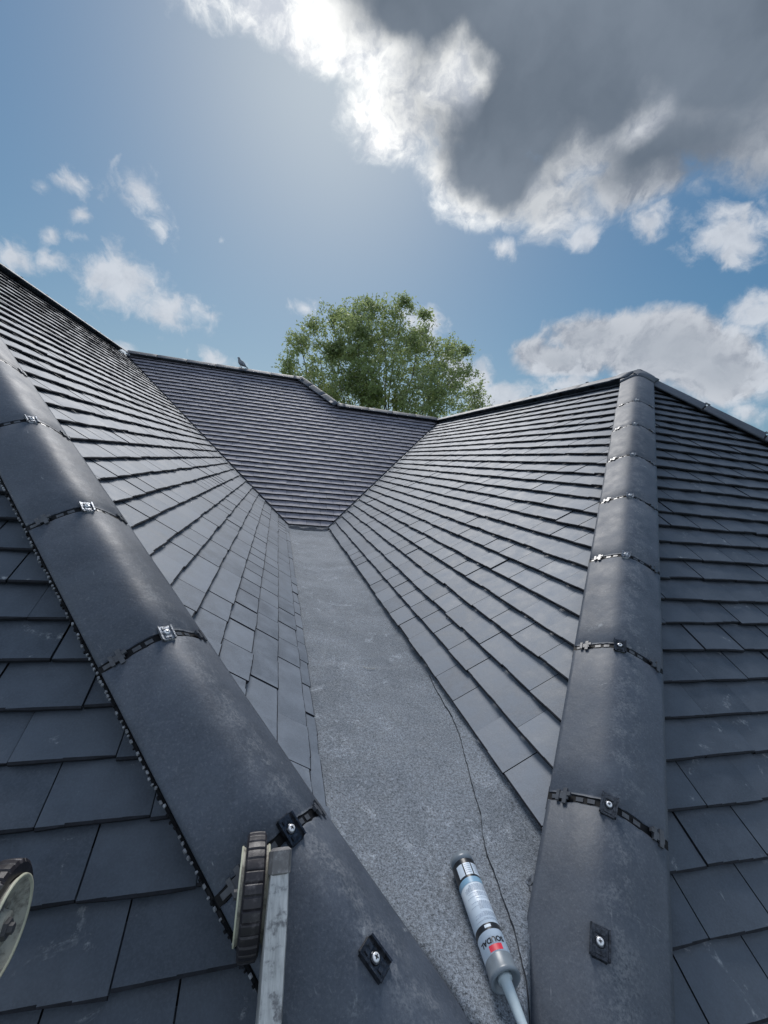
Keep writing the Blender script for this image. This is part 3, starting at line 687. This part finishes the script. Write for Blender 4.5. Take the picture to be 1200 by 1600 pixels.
# torn foil scrap by the right hip
mb = MB()
for i in range(6):
    y = .60 + i * .012; mb.poly([(.560 + .004 * (i % 2), y, FLOOR + .014), (.575, y - .004, FLOOR + .03 + .004 * (i % 2)), (.578, y + .012, FLOOR + .028), (.562, y + .012, FLOOR + .010)])
tag(mb.build('foil_scrap', M_galv, loc=(.57, .63, FLOOR)), 'small torn silver foil edge poking out beside the right hip', 'foil scrap')
mb = MB(); pts = [Vector((.402, 1.600, 0)), Vector((.416, 1.588, 0)), Vector((.432, 1.584, 0)), Vector((.450, 1.590, 0))]
for a, b in zip(pts, pts[1:]):
    za, zb = floor_z(a.x, a.y) + .006, floor_z(b.x, b.y) + .006; a2, b2 = Vector((a.x, a.y, za)), Vector((b.x, b.y, zb)); mb.lathe(a2, b2 - a2, [(0, .0016), ((b2 - a2).length, .0016)], seg=6)
tag(mb.build('twig', plain('pale twig', (.45, .44, .40), .7), loc=(.42, 1.59, FLOOR)), 'tiny pale curved twig lying midway along the felt valley', 'twig')

# ------------------------------------------------------------------ sealant cartridge
C0 = Vector((.436, .716, floor_z(.436, .70) + .0245)); C1 = Vector((.4205, .508, floor_z(.421, .53) + .0245)); ax = (C1 - C0).normalized(); CL = .205; CR = .0235
cart = empty('sealant_cartridge', (C0 + C1) / 2 - Vector((0, 0, .026)), 'white and blue labelled sealant cartridge with long nozzle lying on the grey felt', 'cartridge')
up = (Vector((0, 0, 1)) - ax * ax.z).normalized(); sd_ = ax.cross(up)    # around the axis
def cyl(h0, h1, r, name, m, parent=cart, extra=(), seg=48):
    mb = MB(); mb.lathe(C0, ax, [(h0, r)] + list(extra) + [(h1, r)], seg=seg); return mb.build(name, m, parent, loc=C0)
body = cyl(.004, .190, CR, 'tube', M_w)
cyl(-.002, .014, CR + .0006, 'end_ring', M_g)
def band(h0, h1, m, a0=-180, a1=180, r=CR + .0003, mb=None, mi=0):
    mb = mb or MB(); n = max(2, int(abs(a1 - a0) / 7.5))
    ring = lambda h: [C0 + ax * h + (up * math.cos(R(a0 + (a1 - a0) * k / n)) + sd_ * math.sin(R(a0 + (a1 - a0) * k / n))) * r for k in range(n + 1)]
    A = [mb.vert(p) for p in ring(h0)]; B = [mb.vert(p) for p in ring(h1)]
    for k in range(n): mb.face((A[k], A[k + 1], B[k + 1], B[k]), mi, .5, True)
    return mb
mb = MB()
band(.014, .052, 0, mb=mb, mi=0); band(.052, .063, 0, mb=mb, mi=1); band(.136, .146, 0, mb=mb, mi=0)
for a0, a1 in ((-52, -16), (-10, 24), (30, 62)): band(.024, .048, 0, a0, a1, CR + .0006, mb, 2)
for i in range(5): band(.027 + i * .004, .0278 + i * .004, 0, -48, -20, CR + .0009, mb, 3)
for i in range(5): band(.027 + i * .004, .0278 + i * .004, 0, -6, 20, CR + .0009, mb, 3)
rg = random.Random(4); hh = .067
while hh < .132:      # lines of small print
    a = -60 + rg.uniform(0, 6); end = rg.choice((38, 52, 60, 20))
    if rg.random() < .86:
        while a < end:
            w_ = rg.uniform(4, 12); band(hh, hh + .0007, 0, a, min(a + w_, end), CR + .0004, mb, 3); a += w_ + 2.2
    hh += .0021 if rg.random() < .85 else .0042
band(.169, .178, 0, -14, 42, CR + .0007, mb, 4)
band(.1385, .1430, 0, 2, 30, CR + .0006, mb, 2)
mb.build('label_print', [M_k, M_b, M_w, M_ink, M_r], cart, loc=C0)
# maker's lettering wrapped round the tube
LA = 21
cu = bpy.data.curves.new('lettering', 'FONT'); cu.body = 'SOUDAL'; cu.size = .0112; cu.align_x = 'CENTER'; cu.offset = .00042; cu.resolution_u = 3
to = bpy.data.objects.new('lettering_tmp', cu); scene.collection.objects.link(to)
bpy.context.view_layer.update(); me = bpy.data.meshes.new_from_object(to.evaluated_get(bpy.context.evaluated_depsgraph_get())); bpy.data.objects.remove(to)
for v in me.vertices:     # letters stand with their tops towards the nozzle
    ang = v.co.x * 1.02 / CR; h = .1585 + v.co.y; ang0 = R(LA)
    q = C0 + ax * h + (up * math.cos(ang0 + ang) + sd_ * math.sin(ang0 + ang)) * (CR + .0007) - C0
    v.co = q
me.materials.clear(); me.materials.append(M_k)
lt = bpy.data.objects.new('lettering', me); scene.collection.objects.link(lt); lt.parent = cart; lt.location = C0 - wloc(cart)
mb = MB(); mb.lathe(C0, ax, [(.180, CR + .0003), (.182, CR + .0008), (.199, CR + .0012), (.2005, CR + .0022), (.206, CR + .0022), (.207, CR + .0005), (.206, CR - .003), (.200, CR - .004), (.198, .0)], seg=48, cap=False); mb.build('collar', M_g, cart, loc=C0)
nz = C0 + ax * .199; nax = (ax + Vector((.03, 0, -.02))).normalized()
mb = MB(); mb.lathe(nz, nax, [(0, .0125), (.006, .012), (.008, .0092), (.045, .0078), (.10, .0055), (.14, .0035), (.141, .001)], seg=24)
mb.build('nozzle', M_noz, cart, loc=nz)

# ------------------------------------------------------------------ roof ladder with wheels
ST = Vector((.0475, .551, -.5585)); SBt = Vector((.042, .437, -.6680)); sd2 = (SBt - ST).normalized()
WC = Vector((.0125, .572, -.640)); WR = .0725; WX = Vector((1, -.015, -.02)).normalized(); GAPX = -.322
lad = empty('roof_ladder', (-.14, .40, -.80), 'worn aluminium roof ladder end with two cream and black wheels at the bottom left', 'ladder')
X_ = Vector((1, 0, 0)); Y_ = sd2; Z_ = X_.cross(Y_).normalized()
if Z_.z < 0: Z_ = -Z_
for sx in (0, GAPX - .035):
    O = ST + Vector((sx, 0, 0)); mb = MB()
    c_ = O + sd2 * .55 - Z_ * .030; mb.box(c_, X_ * .0145, Z_ * .030, sd2 * .527, bev=.10); mb.build('stile', M_alu, lad, loc=c_)
    mb = MB(); c2 = O - Z_ * .030 + sd2 * .010
    mb.box(c2, X_ * .0155, Z_ * .0315, sd2 * .0165, bev=.30); mb.build('end_cap', M_cap, lad, loc=c2)
for k in range(3):
    c_ = ST + sd2 * (.30 + k * .26) - Z_ * .03; mb = MB(); mb.lathe(c_ + Vector((GAPX - .02, 0, 0)), X_, [(0, .014), (-GAPX + .005, .014)], seg=16); mb.build('rung', M_alu, lad, loc=c_)
def wheel(C):
    tread = MB(); n = 96; rings = []; hw = .0145
    prof_ = [(-hw * .78, WR - .022), (-hw, WR - .016), (-hw * .98, WR - .005), (-hw * .78, WR - .0008), (-hw * .3, WR), (hw * .3, WR), (hw * .78, WR - .0008), (hw * .98, WR - .005), (hw, WR - .016), (hw * .78, WR - .022)]
    e1 = Vector((0, 1, 0)); e1 = (e1 - WX * e1.dot(WX)).normalized(); e2 = WX.cross(e1)
    for k in range(n * 4):
        a = 2 * math.pi * k / (n * 4); ph = (k % 12); gr = (.0022 if (k // 12) % 3 else .0014) if ph == 0 else (.0008 if ph in (1, 11) else 0)
        r_g = [WR_ - (gr if abs(x) < hw * .8 and WR_ > WR - .004 else 0) for x, WR_ in prof_]
        rings.append([C + WX * (x) + (e1 * math.cos(a) + e2 * math.sin(a)) * r for (x, _), r in zip(prof_, r_g)])
    rings.append(rings[0])
    tread.loft(rings, 0, cap=False, sm=False)
    t = MB.build(tread, 'wheel', M_rubber, lad, loc=C)
    rim = MB(); R1 = WR - .018
    rim.lathe(C, WX, [(-.014, R1 - .002), (-.019, R1 + .001), (-.0195, R1 - .003), (-.006, R1 - .012), (-.002, .030), (-.004, .022), (-.016, .018), (-.016, .001)], 0, seg=64, cap=False)
    rim.lathe(C, WX, [(.014, R1 - .002), (.019, R1 + .001), (.0195, R1 - .003), (.006, R1 - .012), (.002, .030), (.004, .022), (.016, .018), (.016, .001)], 0, seg=64, cap=False)
    for s_ in (-1, 1):
        for k in range(5):
            a = 2 * math.pi * k / 5 + .5; dv = e1 * math.cos(a) + e2 * math.sin(a); pv = WX.cross(dv)
            rim.box(C + dv * .042 + WX * s_ * .005, dv * .021, pv * .0022, WX * .005)
    rim.build('rim', M_rim, t, loc=C)
    lip = MB()
    for s_ in (-1, 1): lip.lathe(C, WX, [(s_ * .0185, R1 + .0015), (s_ * .0208, R1 + .0008), (s_ * .0208, R1 - .0022), (s_ * .0188, R1 - .0035)], seg=64, cap=False)
    lip.build('rim_lip', M_rimlip, t, loc=C)
    hub = MB(); hub.lathe(C, WX, [(-.026, .0), (-.026, .006), (-.021, .0065), (-.021, .011), (-.014, .012), (.014, .012), (.021, .011), (.021, .0065), (.026, .006), (.026, 0)], seg=6, cap=False, sm=False)
    hub.build('hub_bolt', M_hub, t, loc=C)
for C_, s_ in ((WC, 1), (WC + Vector((GAPX, 0, 0)), -1)):
    mb = MB(); mb.lathe(C_, X_ * s_, [(-.012, .0055), (.040, .0055)], seg=14); mb.box(C_ + X_ * s_ * .0205 - Z_ * .0 + sd2 * .012, X_ * .0014, Z_ * .014, sd2 * .034)
    mb.build('axle_bracket', M_hub, lad, loc=C_)
wheel(WC); wheel(WC + Vector((GAPX, 0, 0)))

# ------------------------------------------------------------------ pigeon on the far ridge
tdir = sky_dir(376, 578); kk = (yt2) / tdir.y; pz = H0 + HL + .045
PX = tdir.x * kk
M_pig = plain('pigeon feathers', (.16, .18, .21), .7, vary=.5, sc=40, bmp=.1)
bird = MB(); K = .78; spine = [(-.092, .196, .002, .002), (-.080, .200, .008, .008), (-.070, .204, .021, .020), (-.054, .200, .026, .024), (-.046, .182, .026, .024), (-.040, .160, .032, .032), (-.026, .134, .048, .046),
         (-.004, .110, .058, .056), (.024, .094, .056, .054), (.054, .076, .044, .044), (.084, .056, .028, .034), (.112, .038, .013, .028), (.150, .014, .007, .026), (.160, .008, .003, .020)]
rings = []
for i, (x, z, rz_, ry_) in enumerate(spine):
    x0, z0_ = spine[max(i - 1, 0)][:2]; x1, z1_ = spine[min(i + 1, len(spine) - 1)][:2]; t = Vector((x1 - x0, 0, z1_ - z0_)).normalized(); nn = Vector((-t.z, 0, t.x))
    rings.append([Vector((PX + x * K, yt2, pz + z * K)) + (nn * rz_ * math.cos(q * .5236) + Vector((0, 1, 0)) * ry_ * math.sin(q * .5236)) * K for q in range(12)])
bird.loft(rings); pig = bird.build('pigeon', M_pig, loc=(PX, yt2, pz))
tag(pig, 'small grey pigeon perched on the far ridge at the left of the tree', 'bird')
mb = MB()
for sx in (-.012, .014):
    mb.lathe((PX + sx, yt2, pz - .003), (0, 0, 1), [(0, .004), (.055, .005)], seg=8); mb.box((PX + sx - .012, yt2, pz + .002), (.018, 0, 0), (0, .006, 0), (0, 0, .002))
lg = mb.build('leg', plain('pigeon leg', (.25, .1, .09), .6)); lg.parent = pig; lg.matrix_parent_inverse = Matrix.Translation((-PX, -yt2, -pz)); lg.location = (0, 0, 0)

# ------------------------------------------------------------------ tree behind the back roof
def leaf_mat():
    m, N, b = mat('leaves'); P = objco(N)
    at = N.new('ShaderNodeAttribute'); at.attribute_name = 'tone'
    col = N.mix(at.outputs['Fac'], (.13, .185, .085), (.27, .33, .18)); col = N.mix(N.rng(N.noise(P, .55, 3, .5), .42, .62, 0, .55), col, (.11, .17, .035))
    N.put(b.inputs['Base Color'], col); b.inputs['Roughness'].default_value = .45
    tr = N.new('ShaderNodeBsdfTranslucent'); N.put(tr.inputs[0], N.mix(.6, col, (.62, .72, .28)))
    mx = N.new('ShaderNodeMixShader'); mx.inputs[0].default_value = .5; N.l.new(b.outputs[0], mx.inputs[1]); N.l.new(tr.outputs[0], mx.inputs[2])
    N.l.new(mx.outputs[0], N.n['Material Output'].inputs[0]); return m
M_leaf = leaf_mat(); M_bark = dirty('bark', (.07, .06, .05), (.12, .11, .09), sc=8, rough=.9)
TY = 15.0
def tp(u, v, dy=0):
    d = sky_dir(u, v); return d * ((TY + dy) / d.y)
tc_ = tp(600, 640); base = Vector((tc_.x, TY, -5.2))
tree = empty('broadleaf_tree', base, 'large leafy green tree rising behind the stepped ridge of the back roof', 'tree')
# boughs end where the crown's lobes are; a lobe = centre (pixel bearing), depth and size
lobes = [(rng.uniform(455, 745), rng.uniform(520, 660), rng.uniform(-1.2, .8), rng.uniform(.35, .7)) for _ in range(26)]
lobes = [q for q in lobes if q[1] > 500 + abs(q[0] - 600) * .45] + [(600, 520, 0, 1.15), (560, 545, -.8, 1.2), (640, 560, .6, 1.2), (500, 560, .3, 1.0), (690, 575, -.3, 1.0), (600, 600, -1.4, 1.5), (540, 505, .5, .75), (575, 492, -.2, .65), (628, 492, .2, .62),
         (632, 474, 0, .30), (570, 476, .1, .38), (655, 520, -.4, .75), (490, 505, 0, .42), (468, 530, .2, .50), (448, 570, .0, .50), (470, 590, -.4, .8), (700, 545, .3, .55), (728, 545, .1, .34), (715, 585, -.5, .7), (745, 610, .2, .50),
         (748, 632, .1, .45), (530, 600, -1.2, 1.2), (670, 620, -1.1, 1.3), (600, 660, -.5, 2.0), (700, 660, 0, 1.5), (510, 660, 0, 1.6), (440, 650, 0, .9), (760, 670, .2, .8), (600, 740, 0, 2.2), (520, 490, .3, .45), (665, 492, .2, .3)]
wood = MB(); leaves = MB(); rg = random.Random(11)
def limb(A, Bp, r0, r1, seg=6, wob=.25):
    A, Bp = Vector(A), Vector(Bp); n = 6; L = (Bp - A).length; pts = [A + (Bp - A) * (i / n) + Vector((rg.gauss(0, wob), rg.gauss(0, wob), rg.gauss(0, wob * .6))) * L * .1 * (0 < i < n) + Vector((0, 0, -.12 * L * math.sin(math.pi * i / n))) for i in range(n + 1)]
    rings = []
    for i, p in enumerate(pts):
        t = (pts[min(i + 1, n)] - pts[max(i - 1, 0)]).normalized(); e1 = t.orthogonal().normalized(); e2 = t.cross(e1); r = r0 + (r1 - r0) * i / n
        rings.append([p + (e1 * math.cos(k * 6.283 / seg) + e2 * math.sin(k * 6.283 / seg)) * r for k in range(seg)])
    wood.loft(rings); return pts
fork = base + Vector((0, 0, 3.6))
trunk = MB(); tr_r = []
for i in range(9):
    z = i / 8; p = base + Vector((.12 * math.sin(z * 3), .1 * math.cos(z * 4) - .1, 3.9 * z - .1)); r = .34 - .14 * z + .12 * math.exp(-z * 9)
    tr_r.append([p + Vector((math.cos(k * .6283), math.sin(k * .6283), 0)) * r * (1 + .06 * math.sin(k * 3)) for k in range(10)])
trunk.loft(tr_r); trunk.build('trunk', M_bark, tree, loc=base)
def leaf(p, s, t, up_=.4):
    n = Vector((rg.gauss(0, 1), rg.gauss(0, 1), rg.gauss(0, 1) + up_)).normalized(); a = n.orthogonal().normalized(); q = rg.uniform(0, 6.283); b = n.cross(a); x = a * math.cos(q) + b * math.sin(q); y = n.cross(x)
    i = [leaves.vert(p - x * s), leaves.vert(p - y * s * .42 - x * s * .1), leaves.vert(p + x * s), leaves.vert(p + y * s * .42 - x * s * .1)]; leaves.face(i, 0, t)
for li, (u, v, dy, rad) in enumerate(lobes):
    c = tp(u, v, dy)
    if li >= len(lobes) - 31 and rad > .42: limb(fork + Vector((rg.uniform(-.2, .2), rg.uniform(-.2, .2), rg.uniform(-.2, .5))), c, .05 * min(rad, 1) + .02, .012)
    nt = int(58 * rad ** 2.3) + 18
    if v > 690: nt = int(nt * .35)
    for k in range(nt):
        for _try in range(8):
            dv = Vector((rg.gauss(0, 1), rg.gauss(0, 1), rg.gauss(0, 1) + .1)).normalized(); rr = rad * (.25 + .95 * rg.random() ** .55) * (1 + .30 * noise.noise(dv * 2.2 + Vector((u, v, 0)) * .013))
            e = c + Vector((dv.x, dv.y * .9, dv.z * .9)) * rr
            if noise.noise(e * 1.35) > -.22: break
        else: continue
        axis = (dv + Vector((rg.gauss(0, .5), rg.gauss(0, .5), rg.gauss(0, .4) + .25))).normalized(); ln = rg.uniform(.22, .48); st = e - axis * ln
        limb(st, e, .007, .003, 3, .5)
        tone_c = rg.random()
        for q in range(rg.randint(13, 22)):                     # a spray of leaves along one twig
            pc = st + axis * ln * rg.uniform(.0, 1.1)
            leaf(pc + Vector((rg.gauss(0, .065), rg.gauss(0, .065), rg.gauss(0, .055))), rg.uniform(.040, .074), min(1, max(0, tone_c * .6 + rg.gauss(.2, .2))))
wood.build('branches', M_bark, tree, loc=base)
leaves.build('crown', M_leaf, tree, loc=base)

# ------------------------------------------------------------------ ground far below
mb = MB(); n = 24
for i in range(n):
    for j in range(n):
        s_ = 160; x = lambda q: (q / n - .5) * s_ * 12
        mb.poly([(x(i), x(j), -5.25), (x(i + 1), x(j), -5.25), (x(i + 1), x(j + 1), -5.25), (x(i), x(j + 1), -5.25)])
tag(mb.build('ground', M_grass), kind='structure')
